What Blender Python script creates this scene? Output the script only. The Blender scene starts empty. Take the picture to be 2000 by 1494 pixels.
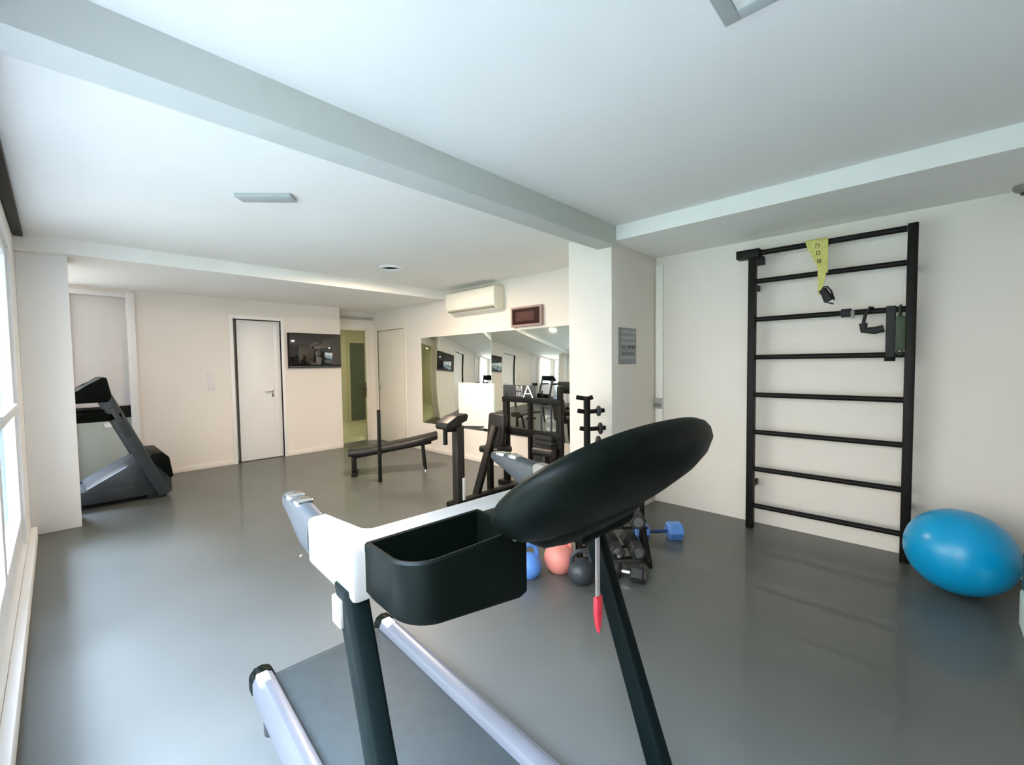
import bpy, bmesh, math, random
from mathutils import Vector, Matrix
random.seed(4)
S = bpy.context.scene
COL = S.collection
PI = math.pi

# ------------------------------------------------------------------ materials
MATS = {}
def mat(name, col, rough=0.5, metal=0.0, var=0.06, scale=6.0, bump=0.0, bscale=60.0, spec=0.5, coat=0.0, trans=0.0):
    m = bpy.data.materials.new(name); m.use_nodes = True
    nt = m.node_tree; b = nt.nodes['Principled BSDF']
    tc = nt.nodes.new('ShaderNodeTexCoord')
    n = nt.nodes.new('ShaderNodeTexNoise'); n.inputs['Scale'].default_value = scale; n.inputs['Detail'].default_value = 3
    nt.links.new(tc.outputs['Object'], n.inputs['Vector'])
    r = nt.nodes.new('ShaderNodeValToRGB')
    lo = tuple(max(0, c * (1 - var)) for c in col) + (1,)
    hi = tuple(min(1, c * (1 + var)) for c in col) + (1,)
    r.color_ramp.elements[0].position = .3; r.color_ramp.elements[0].color = lo
    r.color_ramp.elements[1].position = .7; r.color_ramp.elements[1].color = hi
    nt.links.new(n.outputs['Fac'], r.inputs['Fac'])
    nt.links.new(r.outputs['Color'], b.inputs['Base Color'])
    b.inputs['Roughness'].default_value = rough
    b.inputs['Metallic'].default_value = metal
    b.inputs['Specular IOR Level'].default_value = spec
    b.inputs['Coat Weight'].default_value = coat
    if bump:
        n2 = nt.nodes.new('ShaderNodeTexNoise'); n2.inputs['Scale'].default_value = bscale; n2.inputs['Detail'].default_value = 4
        nt.links.new(tc.outputs['Object'], n2.inputs['Vector'])
        bp = nt.nodes.new('ShaderNodeBump'); bp.inputs['Strength'].default_value = bump; bp.inputs['Distance'].default_value = .01
        nt.links.new(n2.outputs['Fac'], bp.inputs['Height']); nt.links.new(bp.outputs['Normal'], b.inputs['Normal'])
    MATS[name] = m
    return m

def glass_mat(name, tint, refl=0.08, rough=0.02):
    m = bpy.data.materials.new(name); m.use_nodes = True
    nt = m.node_tree; nt.nodes.clear()
    o = nt.nodes.new('ShaderNodeOutputMaterial'); mx = nt.nodes.new('ShaderNodeMixShader')
    t = nt.nodes.new('ShaderNodeBsdfTransparent'); g = nt.nodes.new('ShaderNodeBsdfGlossy')
    t.inputs['Color'].default_value = tuple(tint) + (1,); g.inputs['Roughness'].default_value = rough
    lw = nt.nodes.new('ShaderNodeLayerWeight'); pw = nt.nodes.new('ShaderNodeMath'); pw.operation = 'POWER'; pw.inputs[1].default_value = 5
    nt.links.new(lw.outputs['Facing'], pw.inputs[0])      # Schlick reflectance: glass mirrors at grazing angles
    ma = nt.nodes.new('ShaderNodeMath'); ma.operation = 'MULTIPLY_ADD'; ma.inputs[1].default_value = 1 - refl; ma.inputs[2].default_value = refl
    nt.links.new(pw.outputs[0], ma.inputs[0]); nt.links.new(ma.outputs[0], mx.inputs[0])
    g.inputs['Color'].default_value = (.72, .86, 1, 1)
    nt.links.new(t.outputs[0], mx.inputs[1]); nt.links.new(g.outputs[0], mx.inputs[2]); nt.links.new(mx.outputs[0], o.inputs[0])
    MATS[name] = m
    return m

WALL = mat('cream_wall_paint', (.80, .735, .66), .75, var=.02, scale=1.2, bump=.03, bscale=120)
WHITE = mat('white_paint', (.86, .855, .84), .6, var=.015, scale=2, bump=.02, bscale=120)
COLM = mat('column_white_paint', (.88, .87, .85), .6, var=.015, scale=2, bump=.03, bscale=90)
CEIL = mat('ceiling_white_paint', (.86, .84, .785), .85, var=.02, scale=.8)
BEAM = mat('beam_white_paint_shaded', (.56, .57, .52), .8, var=.02, scale=1)  # darker than the ceiling paint, carries the shade of the near face
FLOOR = mat('grey_vinyl_floor', (.084, .089, .079), .42, var=.10, scale=1.3, bump=.04, bscale=250, spec=.6, coat=.25)
DOORW = mat('white_door_lacquer', (.84, .82, .79), .4, var=.015, scale=2)
BEIGE = mat('beige_door_lacquer', (.80, .73, .62), .45, var=.02, scale=2)
OLIVE = mat('dark_olive_door', (.075, .09, .022), .5, var=.1)
REVEAL = mat('grey_reveal', (.42, .41, .38), .6, var=.03)
ALU = mat('white_aluminium_frame', (.80, .82, .84), .35, var=.02)
BLACK = mat('black_plastic', (.0015, .0032, .002), .45, var=.2, scale=14, bump=.02, bscale=300, spec=.09)
BLACKM = mat('black_powder_coat', (.007, .0065, .005), .5, var=.2, scale=12, spec=.2)
RUBBER = mat('black_rubber', (.016, .017, .017), .7, var=.25, scale=18, bump=.1, bscale=200)
VINYL = mat('black_vinyl_upholstery', (.010, .008, .0075), .45, var=.2, scale=10, bump=.06, bscale=180)
CHARC = mat('charcoal_metal', (.030, .037, .043), .4, var=.1, scale=8)
UPR = mat('dark_grey_upright', (.002, .005, .0048), .45, var=.15, scale=5, spec=.10)
GREYP = mat('light_grey_plastic', (.22, .21, .185), .38, var=.02, scale=6)
GREYM = mat('mid_grey_plastic', (.035, .040, .042), .45, var=.06, scale=6)
BELT = mat('treadmill_belt', (.024, .031, .030), .5, var=.12, scale=30, bump=.12, bscale=400)
SILVER = mat('silver_rail', (.15, .16, .175), .36, metal=.5, var=.04, scale=5)
CHROME = mat('chrome', (.85, .86, .87), .12, metal=1, var=.02)
BRASS = mat('dark_bronze', (.10, .08, .05), .35, metal=.8, var=.1)
BALL = mat('blue_exercise_ball_vinyl', (.0, .30, .58), .28, var=.05, scale=4, bump=.01, bscale=60)
YELLOW = mat('yellow_webbing', (.60, .56, .17), .8, var=.12, scale=40)
INK = mat('dark_print', (.08, .07, .03), .8, var=.1)
GREEN = mat('dark_green_latex', (.03, .05, .022), .6, var=.2)
RED = mat('red_plastic', (.55, .03, .05), .4, var=.15)
PINKG = mat('grey_strap', (.33, .30, .30), .7, var=.08)
SALMON = mat('salmon_vinyl', (.78, .27, .22), .5, var=.08)
BLUEV = mat('blue_vinyl', (.10, .25, .62), .45, var=.1)
NAVY = mat('navy_blue_vinyl', (.02, .05, .16), .45, var=.1)
MAROON = mat('maroon_display', (.03, .006, .005), .6, var=.2, spec=.2)
MAROON2 = mat('brown_display_window', (.085, .035, .03), .6, var=.1, spec=.2)
SCREEN = mat('dark_glossy_screen', (.012, .009, .009), .04, var=.1, spec=.9, coat=.6)
SIGN = mat('grey_notice_paper', (.30, .31, .31), .7, var=.06, scale=20)
SIGN2 = mat('pale_notice_strip', (.42, .43, .42), .7, var=.05)
SIGN3 = mat('dark_notice_box', (.18, .185, .18), .7, var=.05)
LAMPP = mat('lamp_diffuser_unlit', (.72, .74, .73), .4, var=.02)
LAMPF = mat('lamp_frame_grey', (.42, .45, .43), .45, var=.03)
FROST = mat('frosted_panel', (.74, .70, .67), .45, var=.02, scale=2)
SAGE = mat('sage_grey_panel', (.45, .49, .44), .5, var=.03)
SOCK = mat('socket_grey', (.42, .42, .38), .5, var=.05)
TEAL = mat('dark_teal_foam', (.015, .10, .15), .6, var=.1)
MINT = mat('mint_white_plastic', (.72, .86, .80), .45, var=.03)
GRASS = mat('lawn', (.015, .03, .01), .9, var=.3, scale=3)
PAVE = mat('grey_green_terrace_stone', (.012, .015, .006), .7, var=.06)
POOL = mat('pool_water', (.22, .55, .85), .1, var=.1, scale=2)
GLASS = glass_mat('window_glass', (.95, .98, 1.0), .04)
GGLASS = glass_mat('green_tinted_glass', (.60, .65, .50), .05)
m = bpy.data.materials.new('mirror_silver'); m.use_nodes = True
nt = m.node_tree; b = nt.nodes['Principled BSDF']
nz = nt.nodes.new('ShaderNodeTexNoise'); nz.inputs['Scale'].default_value = 2
mr = nt.nodes.new('ShaderNodeMapRange'); mr.inputs['To Min'].default_value = .015; mr.inputs['To Max'].default_value = .04
nt.links.new(nz.outputs['Fac'], mr.inputs['Value']); nt.links.new(mr.outputs['Result'], b.inputs['Roughness'])
b.inputs['Metallic'].default_value = 1; b.inputs['Base Color'].default_value = (.80, .85, .80, 1)
MIRROR = m

# ------------------------------------------------------------------ mesh builder
def rotz(a): return Matrix.Rotation(a, 3, 'Z')
class B:
    def __init__(s): s.bm = bmesh.new()
    def add(s, verts, faces):
        vs = [s.bm.verts.new(v) for v in verts]
        for f in faces:
            try: s.bm.faces.new([vs[i] for i in f])
            except ValueError: pass
        return s
    def box(s, lo, hi, bev=0.0, M=None, seg=2):
        lo, hi = [min(a, b) for a, b in zip(lo, hi)], [max(a, b) for a, b in zip(lo, hi)]
        t = bmesh.new()
        vs = [t.verts.new((x, y, z)) for x in (lo[0], hi[0]) for y in (lo[1], hi[1]) for z in (lo[2], hi[2])]
        for f in ((0, 1, 3, 2), (4, 6, 7, 5), (0, 4, 5, 1), (2, 3, 7, 6), (0, 2, 6, 4), (1, 5, 7, 3)):
            t.faces.new([vs[i] for i in f])
        if bev > 0:
            bev = min(bev, .48 * min(h - l for h, l in zip(hi, lo)))
            bmesh.ops.bevel(t, geom=list(t.edges), offset=bev, segments=seg, profile=.5, affect='EDGES')
        s._merge(t, M); return s
    def _merge(s, t, M=None):
        mp = {}
        for v in t.verts:
            co = v.co.copy()
            if M is not None: co = M @ co
            mp[v] = s.bm.verts.new(co)
        for f in t.faces: s.bm.faces.new([mp[v] for v in f.verts])
        t.free()
    def rings(s, rings, cap=True, closed=False):
        R = [[s.bm.verts.new(p) for p in r] for r in rings]
        n = len(R[0]); k = len(R)
        for i in range(k if closed else k - 1):
            a, b = R[i], R[(i + 1) % k]
            for j in range(n):
                try: s.bm.faces.new((a[j], a[(j + 1) % n], b[(j + 1) % n], b[j]))
                except ValueError: pass
        if cap and not closed:
            s.bm.faces.new(R[0][::-1]); s.bm.faces.new(R[-1])
        return s
    def tube(s, pts, r, n=14, closed=False, flat=1.0, up=None):
        pts = [Vector(p) for p in pts]; out = []
        rr = r if isinstance(r, (list, tuple)) else [r] * len(pts)
        k = len(pts); prev = None
        for i, p in enumerate(pts):
            if closed: d = pts[(i + 1) % k] - pts[i - 1]
            elif i == 0: d = pts[1] - pts[0]
            elif i == k - 1: d = pts[-1] - pts[-2]
            else: d = (pts[i + 1] - p).normalized() + (p - pts[i - 1]).normalized()
            d.normalize()
            if prev is None:
                h = Vector(up) if up else (Vector((0, 0, 1)) if abs(d.z) < .9 else Vector((1, 0, 0)))
                a = d.cross(h).normalized()
            else:
                a = (prev - d * prev.dot(d)).normalized()
            prev = a; c = d.cross(a)
            out.append([p + a * (rr[i] * math.cos(2 * PI * j / n)) + c * (rr[i] * flat * math.sin(2 * PI * j / n)) for j in range(n)])
        return s.rings(out, closed=closed)
    def cyl(s, p0, p1, r, r2=None, n=24): return s.tube([p0, p1], [r, r if r2 is None else r2], n)
    def bar(s, p0, p1, w, h, up=(0, 0, 1), bev=.004):
        """rectangular bar from p0 to p1; w sideways, h along up"""
        p0, p1 = Vector(p0), Vector(p1); d = p1 - p0; L = d.length; d.normalize()
        u = Vector(up); u = (u - d * u.dot(d)).normalized(); a = d.cross(u)
        M = Matrix((a, d, u)).transposed().to_4x4(); M.translation = p0
        return s.box((-w / 2, 0, -h / 2), (w / 2, L, h / 2), bev, M)
    def lathe(s, prof, c=(0, 0, 0), n=32, M=None):
        rg = []
        for r, z in prof:
            ring = [Vector((r * math.cos(2 * PI * j / n), r * math.sin(2 * PI * j / n), z)) for j in range(n)]
            if M is not None: ring = [M @ v for v in ring]
            rg.append([v + Vector(c) for v in ring])
        return s.rings(rg)
    def prism(s, poly, f, d0, d1, bev=0.0):
        """poly of 2D points, f maps (a, b, depth) to 3D"""
        t = bmesh.new(); n = len(poly)
        A = [t.verts.new(f(a, b, d0)) for a, b in poly]; Bv = [t.verts.new(f(a, b, d1)) for a, b in poly]
        t.faces.new(A[::-1]); t.faces.new(Bv)
        for i in range(n): t.faces.new((A[i], A[(i + 1) % n], Bv[(i + 1) % n], Bv[i]))
        if bev: bmesh.ops.bevel(t, geom=list(t.edges), offset=bev, segments=2, profile=.5, affect='EDGES')
        s._merge(t); return s
    def build(s, name, m, parent=None, loc=None, ang=35):
        bmesh.ops.recalc_face_normals(s.bm, faces=s.bm.faces)
        me = bpy.data.meshes.new(name)
        if loc is not None: bmesh.ops.translate(s.bm, verts=s.bm.verts, vec=[-c for c in loc])
        s.bm.to_mesh(me); s.bm.free()
        me.shade_smooth(); me.set_sharp_from_angle(angle=math.radians(ang))
        me.materials.append(m)
        o = bpy.data.objects.new(name, me); COL.objects.link(o)
        if loc is not None: o.location = loc
        if parent is not None: o.parent = parent; o.location = (0, 0, 0)
        return o

def tag(o, label, cat, group=None):
    o['label'] = label; o['category'] = cat
    if group: o['group'] = group
    return o
def thing(name, label, cat, loc, rz=0, group=None):
    o = bpy.data.objects.new(name, None); COL.objects.link(o); o.empty_display_size = .1
    o.location = loc; o.rotation_euler = (0, 0, rz)
    return tag(o, label, cat, group)
def struct(o, label, cat):
    o['kind'] = 'structure'; o['label'] = label; o['category'] = cat; return o
def dup(root, loc, rz, label=None):
    r = root.copy(); COL.objects.link(r); r.location = loc; r.rotation_euler = (0, 0, rz)
    if label: r['label'] = label
    for ch in list(root.children):
        c = ch.copy(); COL.objects.link(c); c.parent = r
        for g in ch.children:
            d = g.copy(); COL.objects.link(d); d.parent = c
    return r

# ------------------------------------------------------------------ room constants
XW, XM = -.20, 4.28          # window wall, main wall
YB, YR, YF = 7.45, 7.75, -3.4  # back wall, recess end wall, wall behind the viewer
ZC, ZC2, ZS, ZS2 = 2.63, 2.59, 2.506, 2.46
XP, YP0, YP1 = 3.405, 2.016, 2.48   # pillar
YN, YBF = 1.97, 2.156        # beam

# floor
struct(B().box((-1.6, YF - .1, -.12), (XM + .15, YR + .1, 0)).build('floor', FLOOR), 'grey vinyl gym floor, pale near the windows', 'floor')
# ceiling: near bay, far bay
b = B()
b.box((XW - .15, YF - .1, ZC), (XM + .15, YBF, ZC + .15))
b.box((-1.6, YBF, ZC2), (XM + .15, YR + .1, ZC + .15))
struct(b.build('ceiling', CEIL), 'smooth white painted ceiling', 'ceiling')
struct(B().box((XW, YN, ZS2), (XP, YBF, ZC)).build('trim_1', BEAM), 'white ceiling beam with shade in its colour, running from the windows to the pillar', 'beam')
struct(B().box((XP, YF, ZS), (XM, YP0, ZC)).build('trim_2', CEIL), 'lowered white soffit above the wall bars', 'soffit')
struct(B().box((-1.5, 5.47, ZS2), (XM, YR, ZC2)).build('trim_3', CEIL), 'lowered white soffit along the far wall', 'soffit')
struct(B().box((XP, YP0, 0), (XM, YP1, ZC), .006).build('trim_4', WALL), 'cream pillar at the end of the ceiling beam', 'pillar')
struct(B().box((XW, 5.6, 0), (.115, 5.98, ZS2), .006).build('trim_5', COLM), 'white square column beside the windows, far treadmill behind it', 'column')

# main wall (x = XM), with the beige door opening
DY0, DY1, DZ = 6.70, 7.62, 2.10
b = B()
b.box((XM, YF, 0), (XM + .15, DY0, ZC)); b.box((XM, DY1, 0), (XM + .15, YR + .1, ZC)); b.box((XM, DY0, DZ), (XM + .15, DY1, ZC)); b.box((XM + .15, DY0 - .1, 0), (XM + .2, DY1 + .1, ZC))
struct(b.build('wall_right', WALL), 'long cream wall with the wall bars and the mirror', 'wall')
# back wall (y = YB) with door opening and the glazed niche
BD0, BD1, BDZ = 1.84, 2.50, 2.17
b = B()
b.box((.74, YB, 0), (BD0, YB + .2, ZS2)); b.box((BD1, YB, 0), (3.47, YB + .2, ZS2)); b.box((BD0, YB, BDZ), (BD1, YB + .2, ZS2)); b.box((BD0 - .1, YB + .2, 0), (BD1 + .1, YB + .26, ZS2)); b.box((.08, YB + .2, 0), (.78, YB + .26, ZS2))
b.box((-1.5, YB, 2.42), (.74, YB + .2, ZS2)); b.box((-1.5, YB, 0), (-1.2, YB + .2, 2.42)); b.box((-1.2, YB, 0), (-.05, YB + .2, .85)); b.box((-.05, YB, 0), (.10, YB + .2, 2.42))
struct(b.build('wall_back', WALL), 'far cream wall with a white door and a dark screen', 'wall')
# recess: return and end wall
GX0, GX1, GZ = 3.52, 4.17, 2.16
b = B()
b.box((3.35, YB + .2, 0), (3.47, YR + .12, ZS2)); b.box((3.47, YR, 0), (GX0, YR + .12, ZS2)); b.box((GX1, YR, 0), (XM, YR + .12, ZS2)); b.box((GX0, YR, GZ), (GX1, YR + .12, ZS2))
struct(b.build('wall_recess', WALL), 'cream recess around the glass door', 'wall')
# window wall
WZ0, WZ1, WY0, WY1 = .12, 2.36, -.7, 4.95
b = B()
b.box((XW - .15, WY1, 0), (XW, 5.98, ZC)); b.box((XW - .15, YF, 0), (XW, WY0, ZC))
b.box((XW - .15, WY0, WZ1), (XW, WY1, ZC)); b.box((XW - .15, WY0, 0), (XW, WY1, WZ0))
struct(b.build('wall_left', WHITE), 'white wall around the tall windows', 'wall')
b = B()
b.box((-1.6, 5.98, 0), (-1.5, YB + .2, ZC)); b.box((-1.6, 5.83, 0), (XW - .15, 5.98, ZC))
struct(b.build('wall_alcove', WHITE), 'white alcove wall behind the column', 'wall')
struct(B().box((XW - .15, YF - .12, 0), (XM + .15, YF, ZC)).build('wall_front', WALL), 'cream wall behind the viewer', 'wall')
# window plinth and curtain track
struct(B().box((XW, WY0, 0), (-.158, 5.5, .105), .008).build('trim_6', WHITE), 'low white ledge along the foot of the windows', 'ledge')
struct(B().box((XW + .005, WY0, ZC - .035), (XW + .06, YN, ZC), .004).box((XW + .005, YBF, ZC2 - .035), (XW + .06, 5.46, ZC2), .004).build('trim_7', BLACKM), 'black curtain track under the ceiling above the windows', 'curtain track')
# windows along the left wall
edges = [-.7, .7, 2.1, 3.5, 4.95]
for i in range(4):
    y0, y1 = edges[i], edges[i + 1]
    f = B()
    x0, x1 = XW - .09, XW - .02
    f.box((x0, y0, WZ0), (x1, y0 + .06, WZ1), .006); f.box((x0, y1 - .06, WZ0), (x1, y1, WZ1), .006)
    f.box((x0, y0 + .06, WZ0), (x1, y1 - .06, WZ0 + .22), .006); f.box((x0, y0 + .06, WZ1 - .07), (x1, y1 - .06, WZ1), .006)
    f.box((x0, y0 + .06, 1.14), (x1 + .02, y1 - .06, 1.20), .006)
    w = struct(f.build('window_%d' % (i + 1), ALU), 'tall white framed window with a transom, %s along the left wall' % ('nearest the viewer', 'second from the viewer', 'third from the viewer', 'farthest, next to the column')[i], 'window')
    B().box((XW - .06, y0 + .055, WZ0 + .215), (XW - .052, y1 - .055, 1.145)).box((XW - .06, y0 + .055, 1.195), (XW - .052, y1 - .055, WZ1 - .065)).build('pane', GLASS, w)
# alcove window behind the column, glazed panel to its right
f = B()
f.box((-1.2, YB + .03, .85), (-1.14, YB + .1, 2.42), .005); f.box((-.11, YB + .03, .85), (-.05, YB + .1, 2.42), .005)
f.box((-1.14, YB + .03, .85), (-.11, YB + .1, .91), .005); f.box((-1.14, YB + .03, 2.36), (-.11, YB + .1, 2.42), .005); f.box((-.65, YB + .03, .91), (-.60, YB + .1, 2.36), .005)
w = struct(f.build('window_5', ALU), 'white framed window in the alcove behind the column', 'window')
B().box((-1.145, YB + .06, .905), (-.105, YB + .066, 2.365)).build('pane', GLASS, w)
f = B()
f.box((.10, YB - .01, 0), (.14, YB + .12, 2.42), .004); f.box((.66, YB - .03, 0), (.74, YB + .12, 2.42), .004)
f.box((.14, YB - .01, 2.36), (.66, YB + .12, 2.42), .004)
w = struct(f.build('door_1', DOORW), 'white framed panel door behind the far treadmill', 'door')
B().box((.14, YB + .05, .97), (.66, YB + .09, 2.36), .003).build('upper_panel', FROST, w)
B().box((.14, YB + .03, .82), (.66, YB + .09, .97), .003).build('dark_band', BLACKM, w)  # dark band across the door between upper and lower panels
B().box((.14, YB + .05, 0), (.66, YB + .09, .82), .003).build('lower_panel', SAGE, w)
B().box((.40, YB + .04, .70), (.50, YB + .05, .76), .002).build('plate', WHITE, w)
# white door in the far wall
f = B()
f.box((BD0 - .05, YB - .012, 0), (BD0, YB + .16, BDZ + .05), .003); f.box((BD1, YB - .012, 0), (BD1 + .05, YB + .16, BDZ + .05), .003); f.box((BD0, YB - .012, BDZ), (BD1, YB + .16, BDZ + .05), .003)
w = struct(f.build('door_2', DOORW), 'white flush door in the far wall left of the dark screen', 'door')
B().box((BD0, YB + .12, .004), (BD0 + .06, YB + .15, BDZ), .002).build('reveal', REVEAL, w)
B().box((BD0 + .06, YB + .06, .008), (BD1 - .10, YB + .10, BDZ - .01), .003).build('leaf', DOORW, w)
B().box((BD1 - .10, YB + .05, .008), (BD1, YB + .10, BDZ - .01), .003).build('side_panel', DOORW, w)
h = B(); h.box((BD1 - .145, YB + .045, .97), (BD1 - .115, YB + .06, 1.10), .003); h.tube([(BD1 - .13, YB + .06, 1.06), (BD1 - .13, YB + .015, 1.06), (BD1 - .25, YB + .015, 1.06)], .009)
h.build('door_handle', CHROME, w)
# beige door on the main wall inside the recess
f = B()
f.box((XM - .012, DY0 - .05, 0), (XM + .12, DY0, DZ + .05), .003); f.box((XM - .012, DY1, 0), (XM + .12, DY1 + .05, DZ + .05), .003); f.box((XM - .012, DY0, DZ), (XM + .12, DY1, DZ + .05), .003)
w = struct(f.build('door_3', BEIGE), 'beige flush door beside the glass door', 'door')
B().box((XM + .012, DY0 + .015, .008), (XM + .05, DY1, DZ - .005), .003).build('leaf', BEIGE, w)
B().box((XM + .035, DY0, .0), (XM + .05, DY0 + .014, DZ - .005)).build('gap', REVEAL, w)
h = B(); h.box((XM, DY1 - .09, .98), (XM + .012, DY1 - .055, 1.14), .003); h.tube([(XM + .012, DY1 - .07, 1.06), (XM - .04, DY1 - .07, 1.06), (XM - .04, DY1 - .2, 1.06)], .009)
h.build('door_handle', CHROME, w)
# glass door and sliding rail
f = B()
f.box((GX0, YR + .01, 0), (GX0 + .04, YR + .10, GZ), .003); f.box((GX1 - .05, YR + .01, 0), (GX1, YR + .10, GZ), .003); f.box((GX0 + .04, YR + .01, GZ - .05), (GX1 - .05, YR + .10, GZ), .003)
w = struct(f.build('door_4', BEIGE), 'green tinted glass door to the corridor', 'door')
B().box((GX0 + .035, YR + .05, .01), (GX1 - .045, YR + .058, GZ - .045)).build('pane', GGLASS, w)
h = B(); h.box((GX1 - .11, YR + .03, .85), (GX1 - .06, YR + .05, 1.12), .004); h.tube([(GX1 - .08, YR + .04, 1.0), (GX1 - .08, YR - .01, 1.0), (GX1 - .16, YR - .01, 1.0)], .01)
h.build('door_handle', BRASS, w)
struct(B().box((3.48, YR - .05, 2.31), (4.24, YR - .002, 2.36), .004).build('trim_8', REVEAL), 'sliding rail above the glass door', 'rail')
# corridor beyond the glass
b = B()
b.box((3.0, YR + .12, -.12), (6.6, 11.2, -.001))
struct(b.build('floor_corridor', BEIGE), 'pale corridor floor beyond the glass door', 'floor')
b = B(); b.box((3.0, 10.9, 0), (6.6, 11.0, 2.5)); b.box((3.0, YR + .12, 2.5), (6.6, 11.0, 2.6)); b.box((2.9, YR + .12, 0), (3.0, 11.0, 2.5)); b.box((6.6, YR + .12, 0), (6.7, 11.0, 2.5)); b.box((XM + .15, YR + .12, 0), (6.6, YR + .2, 2.5))
struct(b.build('wall_corridor', WALL), 'cream corridor walls beyond the glass door', 'wall')
w = struct(B().box((5.22, 10.86, 0), (5.30, 10.9, 2.12), .003).box((5.86, 10.86, 0), (5.94, 10.9, 2.12), .003).box((5.30, 10.86, 2.04), (5.86, 10.9, 2.12), .003).build('door_5', BEIGE), 'dark olive door at the end of the corridor', 'door')
B().box((5.30, 10.87, .005), (5.86, 10.9, 2.04), .003).build('leaf', OLIVE, w)
# baseboards
struct(B().box((.78, YB - .012, 0), (BD0 - .05, YB, .07), .003).box((BD1 + .05, YB - .012, 0), (3.47, YB, .07), .003).build('baseboard_back', WALL), 'low cream baseboard of the far wall', 'baseboard')
struct(B().box((XM - .012, YP1, 0), (XM, DY0 - .05, .07), .003).build('baseboard_right', WALL), 'low cream baseboard under the mirror', 'baseboard')
# outside
struct(B().box((-30, -20, -.35), (-5, 40, -.25)).build('trim_lawn', GRASS), 'green lawn outside the windows', 'lawn')
struct(B().box((-5, -20, -.35), (XW - .15, 5.8, -.15)).build('trim_terrace', PAVE), 'pale terrace outside the windows', 'terrace')

EXTW = mat('exterior_grey_render', (.030, .032, .032), 1.0, var=.05, spec=.02)
EXTB = mat('exterior_blue_tile', (.015, .028, .042), 1.0, var=.05, spec=.02)
w = struct(B().box((-1.6, 5.78, 1.15), (XW - .15, 5.82, 3.2)).build('wall_exterior', EXTW), 'grey outside wall seen through the window beside the column', 'wall')
B().box((-1.6, 5.77, -.15), (XW - .15, 5.82, 1.15)).build('lower_band', EXTB, w)

# ------------------------------------------------------------------ main treadmill
def sgn(a): return -1 if a < 0 else 1
def superell(w, h, n, k):
    out = []
    for j in range(k):
        a = 2 * PI * j / k; c, s_ = math.cos(a), math.sin(a)
        out.append((w * sgn(c) * abs(c) ** (2 / n), h * sgn(s_) * abs(s_) ** (2 / n)))
    return out

T = thing('treadmill', 'large black and pale grey treadmill in the foreground, seen from its console side', 'treadmill', (.83, 1.0, 0), math.radians(-3.6))
DC = -.07; DH = .275
def up_v(z): return -.175 + .35 * (z - .9)
# base frame
b = B(); b.box((DC - .36, -.78, .03), (DC + .36, -.30, .24), .04, seg=4)
b.build('motor_cover', BLACK, T)
b = B(); b.box((-.47, -.60, .012), (.47, -.44, .07), .012)
b.build('base_frame', UPR, T)
b = B()
for u in (DC - .26, DC + .26): b.box((u - .03, -.5, .06), (u + .03, .86, .12), .006)
b.box((DC - .27, .80, .05), (DC + .27, .86, .12), .006)
b.build('deck_frame', UPR, T)
b = B(); b.box((DC - .252, -.32, .10), (DC + .252, .95, .15), .012)
b.cyl((DC - .245, .945, .115), (DC + .245, .945, .115), .036)
b.build('running_belt', BELT, T)
for s in (-1, 1):
    c = DC + s * DH; b = B()
    prof = [(-.042, .10), (-.042, .155), (-.030, .178), (-.006, .188), (.012, .186), (.018, .176), (.034, .172), (.042, .155), (.042, .10)]
    prof = [(a * s, z) for a, z in prof]
    b.prism(prof, lambda a, z, d: (c + a, d, z), -.32, .94)
    r = b.build('side_rail', SILVER, T)
    b = B(); b.prism([(a * 1.08, z + .003) for a, z in prof], lambda a, z, d: (c + a, d, z), .94, .995, .006)
    b.build('end_cap', BLACK, r)
    b = B(); b.box((c - .03, .875, .168), (c + .014, .94, .192), .006); b.build('end_highlight', WHITE, r)  # white block standing in for the highlight at the rail end
    b = B(); b.lathe([(.028, 0), (.03, .01), (.03, .06), (.02, .07)], (c, .83, 0)); b.build('foot', RUBBER, r)
# uprights
for s in (-1, 1):
    u = s * .405; b = B()
    ring = []
    for z, w, d in ((.05, .030, .040), (.35, .028, .035), (.70, .026, .032), (.985, .027, .034)):
        v = up_v(z); poly = superell(w, d, 4, 20)
        ring.append([(u + .016 * (.985 - z) + a, v + q, z) for a, q in poly])
    b.rings(ring)
    upr = b.build('upright', UPR, T)
    b = B(); b.box((u - s * .0 - .06, up_v(.055) - .10, .012), (u + .06, up_v(.055) + .10, .06), .012); b.build('foot_bracket', UPR, upr)
    if s < 0:
        b = B(); b.box((u - .033, up_v(.94) - .005, .905), (u - .020, up_v(.94) + .04, .965), .004); b.build('collar', GREYP, upr)
        b = B(); v = up_v(.57)
        b.tube([(u - .028, v + .02, .61), (u - .042, v + .015, .59), (u - .040, v, .55), (u - .028, v, .53)], .007); b.cyl((u - .022, v + .018, .565), (u - .045, v + .018, .565), .010)
        b.build('holder_clip', GREYP, upr)
# pale grey console frame with arms
b = B()
o_ = [(-.422, -.20), (-.422, .075), (-.368, .075), (-.368, -.10), (-.345, -.125), (.345, -.125), (.368, -.10), (.368, .075), (.422, .075), (.422, -.20)]
b.prism(o_, lambda a, q, z: (a, q, z), .962, 1.078, .012)
b.build('console_frame', GREYP, T)
for s in (-1, 1):
    u = s * .395; b = B(); ring = []
    for v, w, z0, z1 in ((.07, .028, .968, 1.076), (.14, .029, .975, 1.085), (.23, .026, 1.02, 1.09), (.30, .022, 1.045, 1.09), (.325, .012, 1.055, 1.082)):
        ring.append([(u + a, v, (z0 + z1) / 2 + q) for a, q in superell(w, (z1 - z0) / 2, 3, 20)])
    b.rings(ring); g = b.build('hand_grip', GREYM, T)
    b = B()
    for v in (.165, .235): b.box((u - .022, v, 1.074), (u + .022, v + .05, 1.0915), .006)
    b.build('pulse_sensor', CHROME, g)
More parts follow.
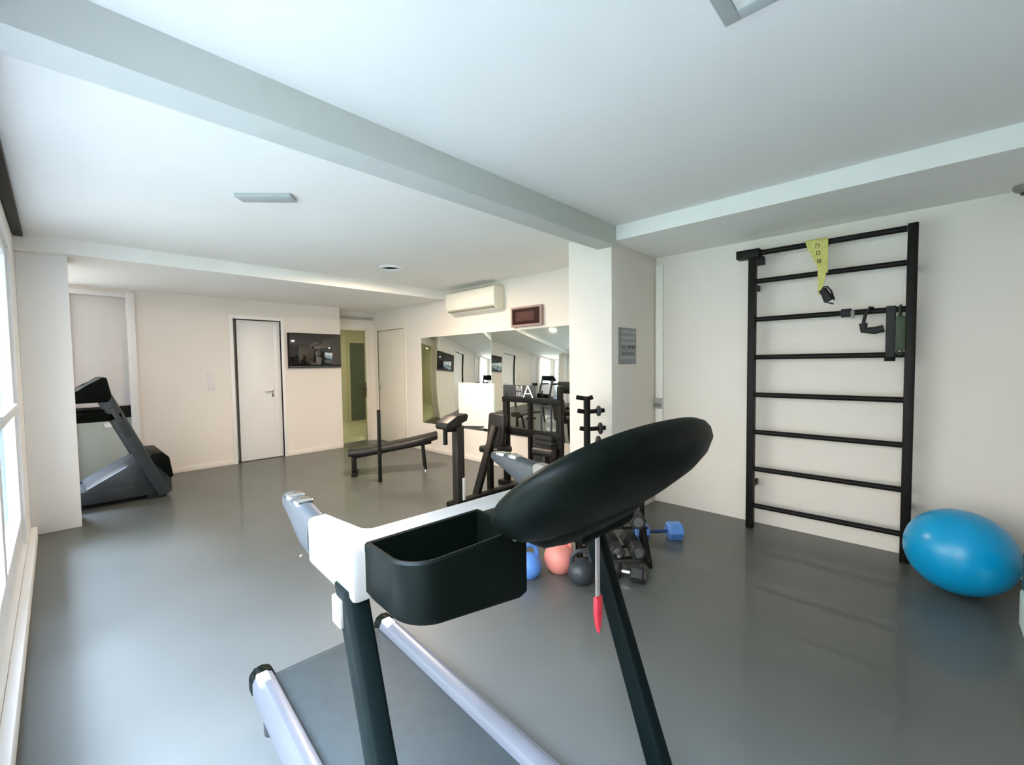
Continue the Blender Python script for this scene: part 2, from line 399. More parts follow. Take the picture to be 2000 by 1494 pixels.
# pockets
def pocket(s):
    out_, n = [], 14
    x0, x1, v0, v1 = .395, .10, -.198, -.372
    pts = [(x0, v0)]
    rc = .07
    for i in range(n + 1):
        a = i / n * PI / 2
        pts.append((x0 - rc + rc * math.cos(a), v1 + rc - rc * math.sin(a)))
    pts += [(x1, v1 - .0), (x1, v0)]
    return [(s * -a, q) for a, q in pts]
def inset(pts, d):
    cx = sum(p[0] for p in pts) / len(pts); cy = (min(p[1] for p in pts) + max(p[1] for p in pts)) / 2
    w = max(abs(p[0] - cx) for p in pts); h = max(abs(p[1] - cy) for p in pts)
    mx = (min(p[0] for p in pts) + max(p[0] for p in pts)) / 2
    return [(mx + (a - mx) * (1 - d / .16), cy + (q - cy) * (1 - d / .097)) for a, q in pts]
for s in (1, -1):
    P = pocket(s); b = B()
    dz = lambda a: .045 * (.395 - abs(a)) / .31 if s > 0 else -.012
    b.rings([[(a, q, .962 - dz(a)) for a, q in inset(P, .03)], [(a, q, .968 - dz(a)) for a, q in inset(P, .012)], [(a, q, .985 - dz(a)) for a, q in P], [(a, q, 1.083) for a, q in P], [(a, q, 1.088) for a, q in inset(P, .004)],
             [(a, q, 1.086) for a, q in inset(P, .011)], [(a, q, 1.0) for a, q in inset(P, .016)], [(a, q, .985) for a, q in inset(P, .03)]])
    b.build('cup_tray', BLACK, T)
# display pod
c_, s_ = math.cos(math.radians(40)), math.sin(math.radians(40))
E1 = Vector((1, 0, 0)); E2 = Vector((0, -c_, s_)); E3 = Vector((0, -s_, -c_))
PC = Vector((.085, -.475, 1.203))
W, H = .345, .188
def ringat(t, k, off=0): return [PC + E1 * a * k + E2 * (q * k + off) + E3 * t for a, q in superell(W, H, 2.3, 56)]
b = B()
b.rings([ringat(-.008, .90), ringat(-.012, .955), ringat(0, 1), ringat(.016, 1.005), ringat(.036, .97), ringat(.058, .87, -.008), ringat(.074, .70, -.014), ringat(.084, .45, -.02), ringat(.087, .2, -.02)])
pod = b.build('display_pod', BLACK, T, ang=60)
b = B(); b.rings([[PC + E1 * a + E2 * q + E3 * t for a, q in superell(.22, .125, 5, 40)] for t in (-.0135, -.009)]); b.build('screen', SCREEN, pod)
b = B(); b.box((-.10, -.33, 1.03), (.10, -.12, 1.075), .02, seg=3)
b.rings([[PC + E1 * a * k + E2 * (q * k * .7 - .11) + E3 * t for a, q in superell(.21, .13, 3, 40)] for t, k in ((.02, 1), (.055, .98), (.078, .85), (.09, .6))])
b.build('neck_housing', BLACK, T)
b = B()
b.tube([PC + E1 * (-.26) + E2 * (-.115) + E3 * .044, PC + E1 * (-.18) + E2 * (-.16) + E3 * .047, PC + E1 * (-.05) + E2 * (-.172) + E3 * .043], .006, 8)
b.build('trim_line', GREYM, pod)
# safety key on its strap
b = B(); b.box((.268, -.292, .74), (.286, -.286, 1.04), .002); 
key = b.build('safety_strap', PINKG, T)
b = B(); b.box((.262, -.298, .695), (.292, -.282, .755), .005); b.prism([(.262, .70), (.292, .70), (.283, .665), (.277, .64), (.270, .665)], lambda a, z, d: (a, d, z), -.297, -.283, .003)
b.build('safety_key', RED, key)

# ------------------------------------------------------------------ treadmill by the column
T2 = thing('treadmill', 'dark grey treadmill half hidden behind the white column at far left', 'treadmill', (.10, 6.55, 0))
y0, y1 = -.36, .36
b = B(); b.box((-1.25, y0 + .09, .10), (.42, y1 - .09, .165), .012); b.build('running_belt', BELT, T2)
for y in (y0 + .045, y1 - .045):
    b = B(); b.box((-1.3, y - .045, .05), (.45, y + .045, .19), .014); r = b.build('side_rail', CHARC, T2)
    b = B(); b.lathe([(.026, 0), (.028, .01), (.028, .05)], (-1.2, y, 0)); b.build('foot', RUBBER, r)
b = B()
b.prism([(.05, .10), (.06, .20), (.40, .40), (.60, .46), (.72, .44), (.77, .30), (.77, .04), (.10, .04)], lambda a, z, d: (a, d, z), y0 + .02, y1 - .02, .02)
hood = b.build('motor_cover', CHARC, T2)
b = B(); b.prism([(.57, .46), (.60, .50), (.70, .50), (.755, .44), (.785, .22), (.76, .20)], lambda a, z, d: (a, d, z), y0, y1, .012); b.build('front_bumper', BLACK, hood)
b = B(); b.box((.55, y0 + .05, 0), (.72, y1 - .05, .05), .01); b.build('base_foot', RUBBER, T2)
for y in (y0 - .0, y1 + .0):
    b = B(); b.bar((.70, y, .03), (.24, y, 1.17), .06, .12, up=(1, 0, 0), bev=.014); u2 = b.build('upright', CHARC, T2)
    b = B(); b.bar((.42, y - .033, .72), (.29, y - .033, 1.04), .012, .05, up=(1, 0, 0), bev=.004); b.build('side_trim', GREYM, u2)
b = B(); b.prism([(-.02, 1.10), (.27, 1.10), (.30, 1.16), (.265, 1.36), (.22, 1.36), (.12, 1.27), (-.02, 1.20)], lambda a, z, d: (a, d, z), y0 - .04, y1 + .04, .015)
con = b.build('console', BLACK, T2)
b = B(); b.box((-.01, y0 + .1, 1.2), (.1, y1 - .1, 1.235), .004, Matrix.Rotation(-.0, 4, 'Y')); b.build('screen', SCREEN, con)
for y in (y0 - .0, y1 + .0):
    b = B(); b.box((-.34, y - .03, .90), (.38, y + .03, .99), .014); g = b.build('handrail', BLACK, T2)

# ------------------------------------------------------------------ wall bars
WB = thing('wall_bars', 'tall black wall bars with eight rungs bolted to the cream wall', 'wall bars', (4.12, .58, 0))
for y, nm in ((.50, 'l'), (-.50, 'r')):
    b = B(); b.box((-.036, y - .028, 0), (.032, y + .028, 2.38), .006); p = b.build('post', BLACKM, WB)
    for z in (.35, 2.05): b = B(); b.box((.03, y - .02, z), (.16, y + .02, z + .05), .003); b.build('wall_bracket', BLACKM, p)
for k in range(7):
    b = B(); z = .197 + .32 * k; b.cyl((0, -.475, z), (0, .47, z), .0205, n=18); b.build('rung', BLACKM, WB)
b = B(); b.cyl((0, -.47, 2.352), (0, .47, 2.352), .022, n=18); b.build('top_rung', BLACKM, WB)
b = B(); b.box((-.05, .44, 2.315), (.05, .62, 2.385), .006); b.box((-.045, .41, 2.25), (.03, .47, 2.315), .005); b.build('top_bracket', BLACKM, WB)

# yellow strap with black handle
Y0 = thing('suspension_strap', 'yellow webbing strap with a black handle hanging from the top rung', 'strap', (4.085, .64, 2.37))
f = lambda a, z, d: (d, a, z)
b = B()
b.prism([(-.085, .004), (.062, .004), (.05, -.04), (-.022, -.21), (-.026, -.42), (-.052, -.42), (-.085, -.20)], f, -.004, .004)
b.box((-.004, -.085, 0), (.066, .062, .008), .002); b.box((.060, -.085, -.05), (.066, .062, .004), .002)
st = b.build('webbing', YELLOW, Y0)
for i, z in enumerate((-.045, -.10, -.165)):
    b = B(); y = -.018 - .006 * i
    b.box((-.006, y - .012, z - .014), (-.004, y - .008, z + .014)); b.box((-.006, y + .008, z - .014), (-.004, y + .012, z + .014)); b.box((-.006, y - .012, z + .010), (-.004, y + .012, z + .014))
    if i > 0: b.box((-.006, y - .012, z - .014), (-.004, y + .012, z - .010))
    if i == 2: b.box((-.006, y - .008, z - .002), (-.004, y + .008, z + .002))
    b.build('print_mark', INK, st)
b = B(); b.box((-.007, -.088, -.26), (.005, -.032, -.222), .003); b.build('buckle', YELLOW, Y0)
b = B()
b.tube([(0, -.045, -.40), (-.004, -.06, -.365), (-.006, -.085, -.365), (-.006, -.11, -.40), (-.006, -.13, -.47)], .005, 8, flat=2.5)
b.tube([(0, -.045, -.40), (0, -.07, -.48), (-.006, -.125, -.50)], .005, 8, flat=2.5)
b.build('handle_loop', RUBBER, Y0)
b = B(); b.cyl((-.006, -.055, -.385), (-.006, -.105, -.47), .027, n=16); b.build('handle', RUBBER, Y0)
# clip on the sixth rung
k = thing('rung_clip', 'small black clamp with a pale tab on the rung below the yellow strap', 'clamp', (4.12, .44, 1.797))
b = B(); b.lathe([(.0195, -.03), (.032, -.03), (.032, .03), (.0195, .03)], M=Matrix.Rotation(PI / 2, 3, 'X')); b.build('clamp_ring', RUBBER, k)
b = B(); b.box((-.034, -.052, -.045), (-.018, -.03, .014), .004); b.build('tab', GREYP, k)
# black webbing strap
K = thing('webbing_strap', 'wide black webbing strap hanging over the rung beside the right post', 'strap', (4.12, .185, 1.797))
b = B(); b.box((-.030, -.026, -.36), (-.022, .026, .022), .003); b.box((-.030, -.026, .019), (.026, .026, .027), .002); b.box((.0195, -.026, -.08), (.026, .026, .025), .002); K1 = b.build('webbing', RUBBER, K)
b = B(); b.box((-.036, -.03, -.365), (-.020, .03, -.335), .004); b.build('end_stitch', BLACK, K1)
K = thing('tube_handle', 'short black foam handle hanging sideways left of the wide black strap', 'handle', (4.085, .27, 1.68))
b = B(); b.tube([(-.01, .065, .03), (-.01, .06, -.02), (-.01, .0, -.026), (-.01, -.05, -.014)], .026, 14); b.build('grip', RUBBER, K)
b = B(); b.tube([(-.01, .065, .03), (-.004, .055, .09), (.008, .03, .142), (.035, .018, .140)], .011, 8); b.build('cord', RUBBER, K)
G = thing('resistance_band', 'dark green resistance band looped over the rung against the right post', 'band', (4.12, .125, 1.797))
b = B()
for dy, zb in ((0, -.30), ):
    b.tube([(-.028, dy, -.10), (-.028, dy - .005, zb), (-.03, dy + .008, zb - .02), (-.034, dy + .025, zb), (-.034, dy + .022, -.10), (-.030, dy + .012, 0), (-.014, dy + .010, .025), (.0, dy + .01, .0285), (.018, dy + .01, .026), (.028, dy + .008, 0), (.028, dy + .006, -.06)], .007, 8)
b.build('loop', GREEN, G)
b = B(); b.box((-.046, -.022, -.29), (-.022, .034, -.05), .008); b.build('sleeve', GREEN, G)

# ------------------------------------------------------------------ exercise ball, block at the right edge
b = B(); R_ = .262; prof = []
for i in range(33):
    a = -PI / 2 + PI * i / 32
    rr = R_ * math.cos(a); zz = R_ * .97 + R_ * .97 * math.sin(a)
    if i % 3 == 1 and 3 < i < 29: rr *= .9985
    prof.append((max(rr, .002), zz))
b.lathe(prof, n=64)
o = b.build('exercise_ball', BALL); o.location = (3.81, -.175, 0); tag(o, 'large shiny blue exercise ball on the floor beside the wall bars', 'ball')
K = thing('step_platform', 'pale mint block with dark teal top at the right edge beside the ball', 'step', (3.43, -.515, 0))
b = B(); b.box((-.12, -.2, 0), (.12, .12, .20), .012); b.build('body', MINT, K)
b = B(); b.box((-.115, -.19, .20), (.115, .115, .42), .02); b.build('top_pad', TEAL, K)

# ------------------------------------------------------------------ kettlebells and dumbbells
def kettlebell(label, loc, r, mt, rz=0):
    k = thing('kettlebell', label, 'kettlebell', loc, rz, 'kettlebells beside the near treadmill')
    prof = [(r * .60, 0), (r * .68, .006)]
    for i in range(1, 22):
        a = -.92 + (PI / 2 + .92) * i / 22
        prof.append((r * math.cos(a), r * .80 + r * math.sin(a)))
    prof.append((.002, r * 1.8))
    b = B(); b.lathe(prof, n=36); b.build('bell', mt, k)
    b = B(); pts = []
    for i in range(15):
        a = PI * i / 14; x = r * .72 * math.cos(a); z = r * 1.45 + r * .95 * math.sin(a) ** .7 if 0 < i < 14 else r * 1.38
        pts.append((x, 0, z))
    b.tube(pts, .015, 12); b.build('handle', mt if mt is not SALMON else mt, k)
    return k
kettlebell('salmon pink kettlebell on the floor behind the near treadmill', (2.38, 1.83, 0), .108, SALMON, math.radians(-45))
kettlebell('blue kettlebell on the floor left of the salmon pink one', (2.17, 1.93, 0), .09, BLUEV, math.radians(-20))
kettlebell('dark grey kettlebell nearest the treadmill upright, right of the salmon pink one', (2.34, 1.62, 0), .088, CHARC, math.radians(-50))

def dumbbell_mesh(L, r, hl):
    """axis along local Y, resting on z = 0 on a hexagon side"""
    h = B(); zc = r * math.cos(PI / 6)
    return zc
def dumbbell(label, loc, rz, L=.30, r=.062, hl=.09, hm=RUBBER, cap=CHROME, grp=None, handle=CHROME, cat='dumbbell'):
    k = thing('dumbbell', label, cat, loc, rz, grp); zc = r * math.cos(PI / 6)
    for s in (-1, 1):
        b = B(); hexa = lambda q, sc: [(q_[0] * sc, q, zc + q_[1] * sc) for q_ in [(r * math.cos(PI / 3 * i), r * math.sin(PI / 3 * i)) for i in range(6)]]
        a0, a1 = s * (L / 2 - hl), s * L / 2
        b.rings([hexa(a0, .8), hexa(a0 + s * .012, 1), hexa(a1 - s * .012, 1), hexa(a1, .82)]); hd = b.build('head', hm, k, ang=20)
        b = B(); b.cyl((0, a1 - s * .002, zc), (0, a1 + s * .004, zc), r * .55, n=24); b.build('end_disc', cap, hd)
    b = B(); b.tube([(0, -L / 2 + hl - .005, zc), (0, -.03, zc), (0, 0, zc), (0, .03, zc), (0, L / 2 - hl + .005, zc)], [.013, .014, .0165, .014, .013], 14); b.build('grip', handle, k)
    return k
# small rack
RA = math.radians(-46.5); RC = Vector((2.75, 1.63, 0))
DR = thing('dumbbell_rack', 'small black two tier dumbbell rack behind the right upright of the near treadmill', 'rack', RC, RA)
for s in (-1, 1):
    b = B(); b.box((s * .24 - .015, -.13, 0), (s * .24 + .015, .13, .025), .004); b.box((s * .24 - .015, .06, .025), (s * .24 + .015, .10, .46), .004)
    b.bar((s * .24, -.11, .025), (s * .24, .06, .26), .03, .03); b.build('side_frame', BLACKM, DR)
for z in (.075, .29):
    b = B()
    b.box((-.225, -.12, z - .012), (.225, -.09, z), .003); b.box((-.225, .07, z - .012), (.225, .10, z), .003); b.build('shelf', BLACKM, DR)
def rpos(x, y, z): return RC + rotz(RA) @ Vector((x, y, z))
names = {(0, 0): 'black hex dumbbell with bright end disc, left end of the low rack shelf', (1, 0): 'black hex dumbbell in the middle of the low rack shelf', (2, 0): 'black hex dumbbell with bright end disc, right end of the low rack shelf',
         (0, 1): 'black hex dumbbell at the left end of the upper rack shelf', (1, 1): 'black hex dumbbell in the middle of the upper rack shelf', (2, 1): 'black hex dumbbell at the right end of the upper rack shelf'}
d0 = None
for (i, j), lab in names.items():
    loc = rpos(-.145 + .145 * i, -.01, (.075, .29)[j])
    if d0 is None: d0 = dumbbell(lab, loc, RA, grp='black dumbbells on the small rack')
    else: dup(d0, loc, RA, lab)
dumbbell('black hex dumbbell with pale ends on the floor before the small rack', tuple(rpos(.03, -.27, 0)), RA + math.radians(62), L=.25, r=.058, cap=GREYP)
d = dumbbell('blue dumbbell with a dark handle on the floor right of the small rack', (3.34, 1.56, 0), math.radians(-134), L=.40, r=.075, hl=.12, hm=BLUEV, cap=NAVY, handle=NAVY)
# ------------------------------------------------------------------ weight tree by the pillar
WT = thing('weight_tree', 'black weight tree with side pegs standing in front of the pillar', 'weight tree', (3.12, 2.09, 0), math.radians(-45))
b = B(); b.box((-.22, -.03, 0), (.22, .03, .05), .008); b.box((-.03, -.22, 0), (.03, .22, .05), .008); b.build('base', BLACKM, WT)
b = B(); b.box((-.025, -.025, .05), (.025, .025, 1.16), .005); b.build('post', BLACKM, WT)
for z, side, L in ((1.145, -1, .09), (1.145, 1, .05), (1.03, 1, .15), (1.03, -1, .08), (.88, 1, .16), (.88, -1, .06), (.72, 1, .14)):
    b = B(); b.cyl((side * .02, 0, z), (side * L, 0, z + .01), .019, n=14); b.build('peg', BLACKM, WT)
for z, x, r in ((1.035, .10, .045), (.885, .115, .05), (.72, .10, .10)):
    M = Matrix.Rotation(PI / 2, 3, 'Y')
    b = B(); b.lathe([(.0185, -.014), (r * .85, -.014), (r, -.008), (r, .008), (r * .85, .014), (.0185, .014)], (x, 0, z), M=M, n=36); b.build('weight_plate', GREYM if z > 1 else RUBBER, WT)

# ------------------------------------------------------------------ multi gym in front of the mirror
MG = thing('multi_gym', 'black multi gym with a front post and weight frame in front of the mirror', 'gym machine', (2.78, 3.41, 0))
def W(x, y, z): return (x - 2.78, y - 3.41, z)
def wbox(b, lo, hi, bev=.006): return b.box(W(*lo), W(*hi), bev)
b = B(); wbox(b, (2.72, 3.36, 0), (4.0, 3.46, .07)); wbox(b, (3.62, 2.74, 0), (3.72, 3.70, .06)); wbox(b, (2.70, 3.30, 0), (2.80, 3.52, .05)); b.build('base_frame', BLACKM, MG)
b = B(); wbox(b, (2.735, 3.365, .05), (2.825, 3.455, .83)); p = b.build('front_post', mat('brown_black_post', (.022, .018, .015), .4, var=.1), MG)
b = B(); wbox(b, (2.79, 3.36, .07), (2.824, 3.366, .30), .002); b.build('white_plate', WHITE, p)
b = B(); b.prism([(-.22, .84), (-.20, .88), (-.08, .94), (.05, .955), (.07, .93), (.05, .88), (-.03, .86), (-.12, .82), (-.20, .81)], lambda a, z, d: (a, d, z), -.09, .09, .012); wbox(b, (2.755, 3.38, .82), (2.81, 3.44, .90))
pd = b.build('arm_pad', VINYL, MG)
b = B(); b.cyl((-.16, 0, .83), (-.16, 0, .66), .022); b.cyl((-.16, 0, .80), (-.02, 0, .79), .018); b.build('pad_stem', BLACKM, pd)
b = B(); b.bar(W(3.06, 3.46, .05), W(3.50, 3.62, .72), .07, .07); b.bar(W(3.42, 3.62, .0), W(3.42, 3.62, .45), .06, .06, up=(1, 0, 0)); b.build('seat_frame', BLACKM, MG)
b = B(); b.box(W(3.36, 3.44, .42), W(3.62, 3.76, .50), .03, seg=3); b.build('seat', VINYL, MG)
b = B(); b.box((-.045, -.14, -.20), (.045, .14, .20), .035, Matrix.Translation(W(3.62, 3.70, .66)) @ Matrix.Rotation(.12, 4, 'Y'), seg=3); b.build('backrest', VINYL, MG)
b = B(); b.tube([W(3.58, 3.9, .68), W(3.50, 4.15, .67), W(3.42, 4.36, .66)], .012, 10); b.build('lever_arm', CHARC, MG)
for y in (3.62, 3.24, 2.82):
    b = B(); w_ = .035 if y != 3.24 else .02
    wbox(b, (3.67, y - w_, .05), (3.73, y + w_, 1.06)); b.build('frame_upright', BLACKM, MG)
b = B(); wbox(b, (3.665, 2.80, 1.0), (3.735, 3.66, 1.06)); b.build('top_beam', BLACKM, MG)
b = B(); wbox(b, (3.66, 2.80, .62), (3.74, 3.66, .70)); b.build('cross_beam', BLACKM, MG)
b = B(); wbox(b, (3.66, 2.78, 1.06), (3.71, 2.83, 1.20)); b.build('pulley_post', BLACKM, MG)
for i in range(7):
    b = B(); z = .28 + .055 * i; wbox(b, (3.62, 2.88, z), (3.78, 3.14, z + .05), .006)
    if i == 0:
        pass
    b.build('weight_slab', RUBBER, MG)
b = B(); b.cyl(W(3.70, 2.94, .05), W(3.70, 2.94, 1.02), .012); b.cyl(W(3.70, 3.08, .05), W(3.70, 3.08, 1.02), .012); wbox(b, (3.64, 2.9, .06), (3.76, 3.12, .28), .01); b.build('guide_rods', CHARC, MG)
b = B(); b.cyl(W(3.56, 2.80, .50), W(3.56, 3.06, .50), .05); wbox(b, (3.53, 2.90, .0), (3.59, 2.95, .50)); r = b.build('foot_roller', VINYL, MG)
b = B(); wbox(b, (3.69, 3.16, 1.06), (3.70, 3.66, 1.20), .002); sg = b.build('header_sign', GREYM, MG)
# lettering on the header: a large A and faint smaller strokes, reading towards the windows
b = B()
xf = 3.69 - 2.78
def stroke(y0, z0, y1, z1, w):
    b.bar(W(3.688, y0, z0), W(3.688, y1, z1), w, .004, up=(1, 0, 0), bev=0)
stroke(3.335, 1.055, 3.265, 1.20, .017); stroke(3.265, 1.20, 3.19, 1.055, .017); stroke(3.30, 1.105, 3.23, 1.105, .010)
b.build('letter', WHITE, sg)
for i in range(5):
    y = 3.44 - .02 * i
    b = B(); stroke(y, 1.07, y - .006, 1.12, .005); b.build('small_stroke', WHITE, sg)
    b = B(); stroke(y - .004, 1.135, y + .004, 1.19, .005); b.build('small_stroke', WHITE, sg)
b = B(); stroke(3.355, 1.07, 3.355, 1.195, .006); b.build('small_stroke', WHITE, sg)
b = B(); stroke(3.60, 1.07, 3.60, 1.10, .006); b.build('small_stroke', BLACK, sg)

# ------------------------------------------------------------------ bench
ba = math.atan2(4.98 - 5.52, 3.62 - 2.70)
BE = thing('sit_up_bench', 'black curved sit up bench with an upright post in front of the beige door', 'bench', (2.70, 5.50, 0), ba)
L = 1.10
b = B(); rg = []
for i in range(13):
    t = i / 12; x = -.06 + 1.16 * t; z = .30 + .16 * t ** 2.0 + .015 * math.sin(PI * t)
    w = .17 * (1 - .35 * (2 * t - 1) ** 4)
    rg.append([(x, a, z + q) for a, q in superell(w, .052, 3.5, 24)])
b.rings(rg); b.build('pad', VINYL, BE)
b = B(); b.bar((0, 0, .235), (1.02, 0, .375), .05, .05); b.build('spine', BLACKM, BE)
b = B(); b.box((-.03, -.05, 0), (.03, .05, .24), .006); b.box((-.03, -.16, 0), (.05, .16, .035), .006); b.build('low_foot', BLACKM, BE)
for y in (-.10, .10):
    b = B(); b.bar((.90, y * .6, .385), (.93, y, .012), .045, .04, up=(1, 0, 0)); lg = b.build('leg', BLACKM, BE)
    b = B(); b.cyl((.93, y, 0), (.93, y, .02), .026); b.build('leg_tip', CHROME, lg)
Mi = Matrix.Rotation(-ba, 4, 'Z')
pv = Mi @ Vector((2.73 - 2.70, 4.88 - 5.50, 0))
b = B(); b.box((pv.x - .022, pv.y - .022, 0), (pv.x + .022, pv.y + .022, .90), .008); b.build('upright_post', BLACKM, BE)
b = B(); b.bar((pv.x, pv.y, .30), (.35, -.02, .29), .035, .035); b.build('post_arm', BLACKM, BE)

# ------------------------------------------------------------------ mirror, air conditioner, clock, screen, notices
for k, (a, c, lab) in enumerate(((4.47, 6.17, 'left wall mirror panel, beside the beige door'), (2.50, 4.465, 'right wall mirror panel, behind the multi gym and next to the pillar'))):
    b = B(); b.box((XM - .008, a, .47), (XM, c, 1.90), .002)
    tag(b.build('wall_mirror', MIRROR, loc=(XM, (a + c) / 2, .47)), lab, 'mirror', 'mirror panels')
tag(B().box((4.262, 4.42, .51), (XM - .0081, 5.20, 1.17), .002).build('white_patch', mat('white_patch_surface', (.90, .90, .84), .5, var=.01), loc=(4.262, 4.81, .51)), 'plain white patch covering the lower part of the mirror behind the gym machine', 'board')  # flat white patch laid over the lower mirror
AC = thing('air_conditioner', 'white split air conditioner high on the wall above the mirror', 'air conditioner', (XM, 4.72, 2.20))
b = B(); b.prism([(0, .0), (-.10, .0), (-.185, .05), (-.205, .12), (-.195, .29), (-.16, .31), (0, .31)], lambda a, z, d: (a, d, z), -.52, .52, .012); bd = b.build('body', mat('aircon_ivory', (.86, .82, .70), .4, var=.02), AC)
b = B(); b.box((-.20, -.47, .015), (-.10, .47, .028), .003, Matrix.Translation((0, 0, 0))); b.build('air_flap', GREYP, AC)
b = B(); 
for i in range(6): b.box((-.17 + .026 * i, -.46, .309), (-.158 + .026 * i, .46, .314), .001)
b.build('top_grille', REVEAL, AC)
CL = thing('wall_clock', 'dark maroon digital display box above the right mirror panel', 'clock', (XM, 3.77, 1.93))
b = B(); b.box((-.05, -.265, 0), (0, .265, .26), .006); b.build('case', mat('clock_case_brown', (.36, .25, .22), .6), CL)
b = B(); b.box((-.054, -.235, .03), (-.049, .235, .235), .002); d_ = b.build('display', MAROON, CL)
b = B(); b.box((-.057, -.15, .07), (-.053, .17, .19), .002); b.build('window', MAROON2, d_)
TV = thing('wall_screen', 'dark glossy wall screen reflecting the windows, on the far wall', 'screen', (3.02, YB, 1.42))
b = B(); b.box((-.43, -.05, 0), (.43, 0, .57), .006); b.build('housing', BLACK, TV)
b = B(); b.box((-.42, -.054, .05), (.42, -.049, .56), .001); b.build('panel', SCREEN, TV)
b = B(); b.box((-.43, -.056, 0), (.43, -.05, .035), .002); b.build('lower_trim', GREYM, TV)
b = B(); b.box((1.50, YB - .012, 1.11), (1.585, YB, 1.38), .003)
tag(b.build('light_switch', FROST, loc=(1.54, YB, 1.11)), 'pale wall plate left of the white door', 'switch')
N = thing('notice', 'grey printed notice on the shaded side of the pillar', 'notice', (3.68, YP0, 1.43))
b = B(); b.box((-.165, -.004, 0), (.165, 0, .335)); b.build('sheet', SIGN, N)
b = B()
for z in (.30, .245, .19, .06): b.box((-.11 if z > .07 else -.13, -.006, z - .012), (.15, -.0035, z + .012))
b.build('pale_lines', SIGN2, N)
b = B()
for x in (-.10, .0, .08): b.box((x, -.006, .145), (x + .065, -.0035, .175))
b.box((-.11, -.006, .085), (.12, -.0035, .11)); b.build('dark_boxes', SIGN3, N)
# white slot trim, socket and conduit behind the pillar corner
tag(B().box((XM - .03, 1.935, .30), (XM, 2.012, 2.42), .004).build('cable_duct', mat('warm_white_duct', (.90, .88, .80), .5, var=.01), loc=(XM, 1.97, .3)), 'tall white cable duct in the corner beside the pillar', 'cable duct')
K = thing('socket_box', 'small grey double socket on the white duct beside the pillar', 'socket', (XM - .03, 1.972, .97))
b = B(); b.box((-.02, -.04, 0), (0, .04, .11), .003); b.build('box', SOCK, K)
b = B(); b.box((-.023, -.03, .02), (-.019, -.003, .055), .001); b.box((-.023, .005, .02), (-.019, .032, .055), .001); b.build('outlet', SIGN3, K)
# ceiling fixtures
K = thing('ceiling_light', 'square ceiling light with a grey frame above the foreground, unlit', 'ceiling light', (1.36, .23, ZC))
b = B()
for lo, hi in (((-.30, -.30), (.30, -.25)), ((-.30, .25), (.30, .30)), ((-.30, -.25), (-.25, .25)), ((.25, -.25), (.30, .25))): b.box((lo[0], lo[1], -.02), (hi[0], hi[1], 0), .003)
b.build('frame', LAMPF, K)
b = B(); b.box((-.25, -.25, -.012), (.25, .25, 0)); b.build('diffuser', CEIL, K)
K = thing('ceiling_light', 'small grey rectangular ceiling light beyond the beam near the windows', 'ceiling light', (1.02, 3.22, ZC2), math.radians(-43))
b = B(); b.box((-.18, -.055, -.025), (.18, .055, 0), .006); b.build('frame', LAMPF, K)
b = B(); b.box((-.165, -.042, -.028), (.165, .042, -.024), .001); b.build('diffuser', SIGN2, K)
K = thing('ceiling_light', 'small round ceiling spot near the air conditioner, added to light the far walls', 'ceiling light', (2.75, 4.55, ZC2))  # added fixture for the warm lamp that lifts the far walls
b = B(); b.lathe([(.125, 0), (.125, -.012), (.10, -.02), (.095, -.012), (.095, 0)]); b.build('ring', WHITE, K)
K = thing('smoke_detector', 'small pale detector under the soffit at the right edge', 'detector', (4.16, -.42, ZS))
b = B(); b.lathe([(.05, 0), (.05, -.02), (.04, -.035), (.02, -.045)]); b.build('cover', GREYP, K)
b = B(); b.lathe([(.018, -.044), (.018, -.055), (.012, -.06)]); b.build('sensor', CHARC, K)

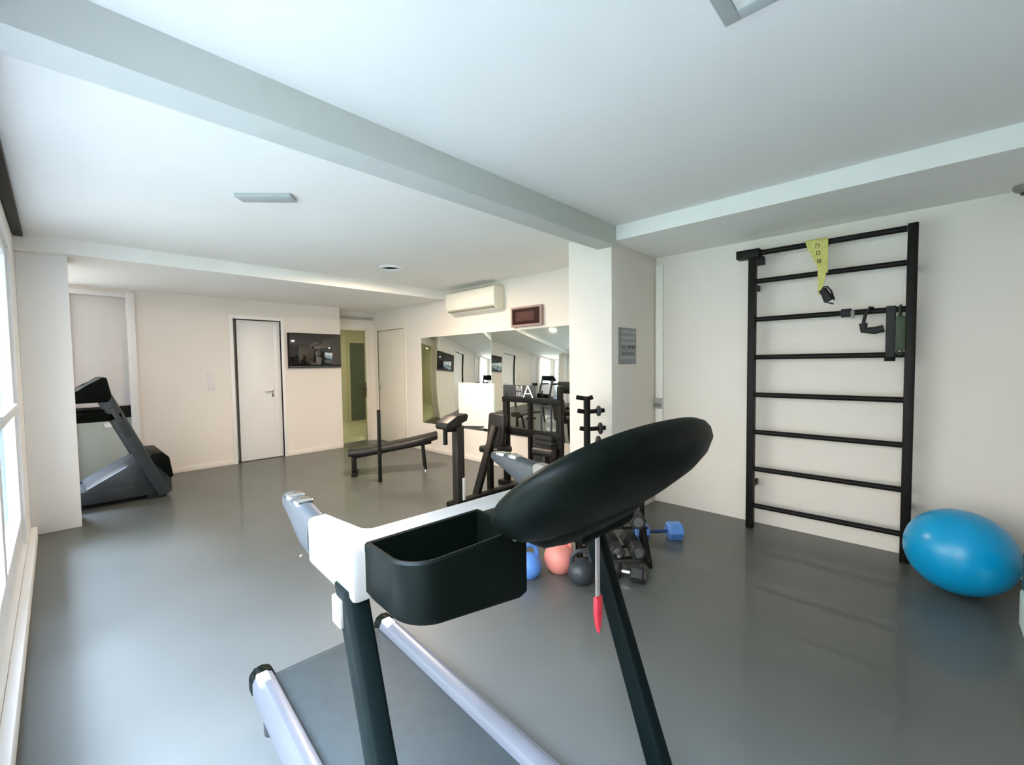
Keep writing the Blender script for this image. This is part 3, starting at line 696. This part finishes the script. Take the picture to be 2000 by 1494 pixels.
# ------------------------------------------------------------------ light
w = bpy.data.worlds.new('World'); S.world = w; w.use_nodes = True
nt = w.node_tree; bg = nt.nodes['Background']
tc = nt.nodes.new('ShaderNodeTexCoord'); sp = nt.nodes.new('ShaderNodeSeparateXYZ'); rp = nt.nodes.new('ShaderNodeValToRGB')
nt.links.new(tc.outputs['Generated'], sp.inputs[0]); nt.links.new(sp.outputs['Z'], rp.inputs['Fac'])
e = rp.color_ramp.elements
e[0].position = 0; e[0].color = (.27, .25, .225, 1); e[1].position = .30; e[1].color = (.27, .26, .24, 1)
for p_, c_ in ((.58, (.36, .37, .38, 1)), (.76, (3.3, 3.8, 5.0, 1)), (1, (3.6, 4.15, 5.5, 1))):
    q_ = e.new(p_); q_.color = c_
nt.links.new(rp.outputs['Color'], bg.inputs['Color']); bg.inputs['Strength'].default_value = 9.0
def portal(loc, rot, sx, sy):
    L = bpy.data.lights.new('window_portal', 'AREA'); L.shape = 'RECTANGLE'; L.size = sx; L.size_y = sy; L.cycles.is_portal = True
    o = bpy.data.objects.new('window_portal', L); COL.objects.link(o); o.location = loc; o.rotation_euler = rot
portal((XW - .16, (WY0 + WY1) / 2, (WZ0 + WZ1) / 2), (0, -PI / 2, 0), WZ1 - WZ0, WY1 - WY0)
portal((-.62, YB + .22, 1.63), (-PI / 2, 0, 0), 1.15, 1.5)
def lamp(loc, size, power, col):
    L = bpy.data.lights.new('disk_lamp', 'AREA'); L.shape = 'DISK'; L.size = size; L.energy = power; L.color = col
    o = bpy.data.objects.new('disk_lamp', L); COL.objects.link(o); o.location = loc
lamp((2.75, 4.55, ZC2 - .03), .16, 26, (1, .78, .60))  # warm lamp added to brighten the far walls
lamp((4.6, 9.4, 2.45), .6, 9, (1, .92, .78))

# ------------------------------------------------------------------ camera
F, PITCH, YAW, ROLL = 848.48, .0437, .7608, -.0128
cy, sy, cp, sp_ = math.cos(YAW), math.sin(YAW), math.cos(PITCH), math.sin(PITCH)
Fv = Vector((cy, sy, 0)); Rv = Vector((sy, -cy, 0)); Uv = Vector((0, 0, 1))
F2 = Fv * cp - Uv * sp_; U2 = Uv * cp + Fv * sp_
R3 = Rv * math.cos(ROLL) + U2 * math.sin(ROLL); U3 = U2 * math.cos(ROLL) - Rv * math.sin(ROLL)
cam = bpy.data.cameras.new('camera'); cam.sensor_width = 36; cam.lens = F / 2000 * 36; cam.clip_start = .02
co = bpy.data.objects.new('camera', cam); COL.objects.link(co)
M = Matrix((R3, U3, -F2)).transposed().to_4x4(); M.translation = (0, 0, 1.45)
co.matrix_world = M
S.camera = co
vs = S.view_settings
vs.view_transform = 'Standard'; vs.look = 'None'; vs.gamma = 1; vs.use_curve_mapping = False; vs.exposure = 1.66
S.cycles.max_bounces = 10; S.cycles.diffuse_bounces = 6; S.cycles.transparent_max_bounces = 12
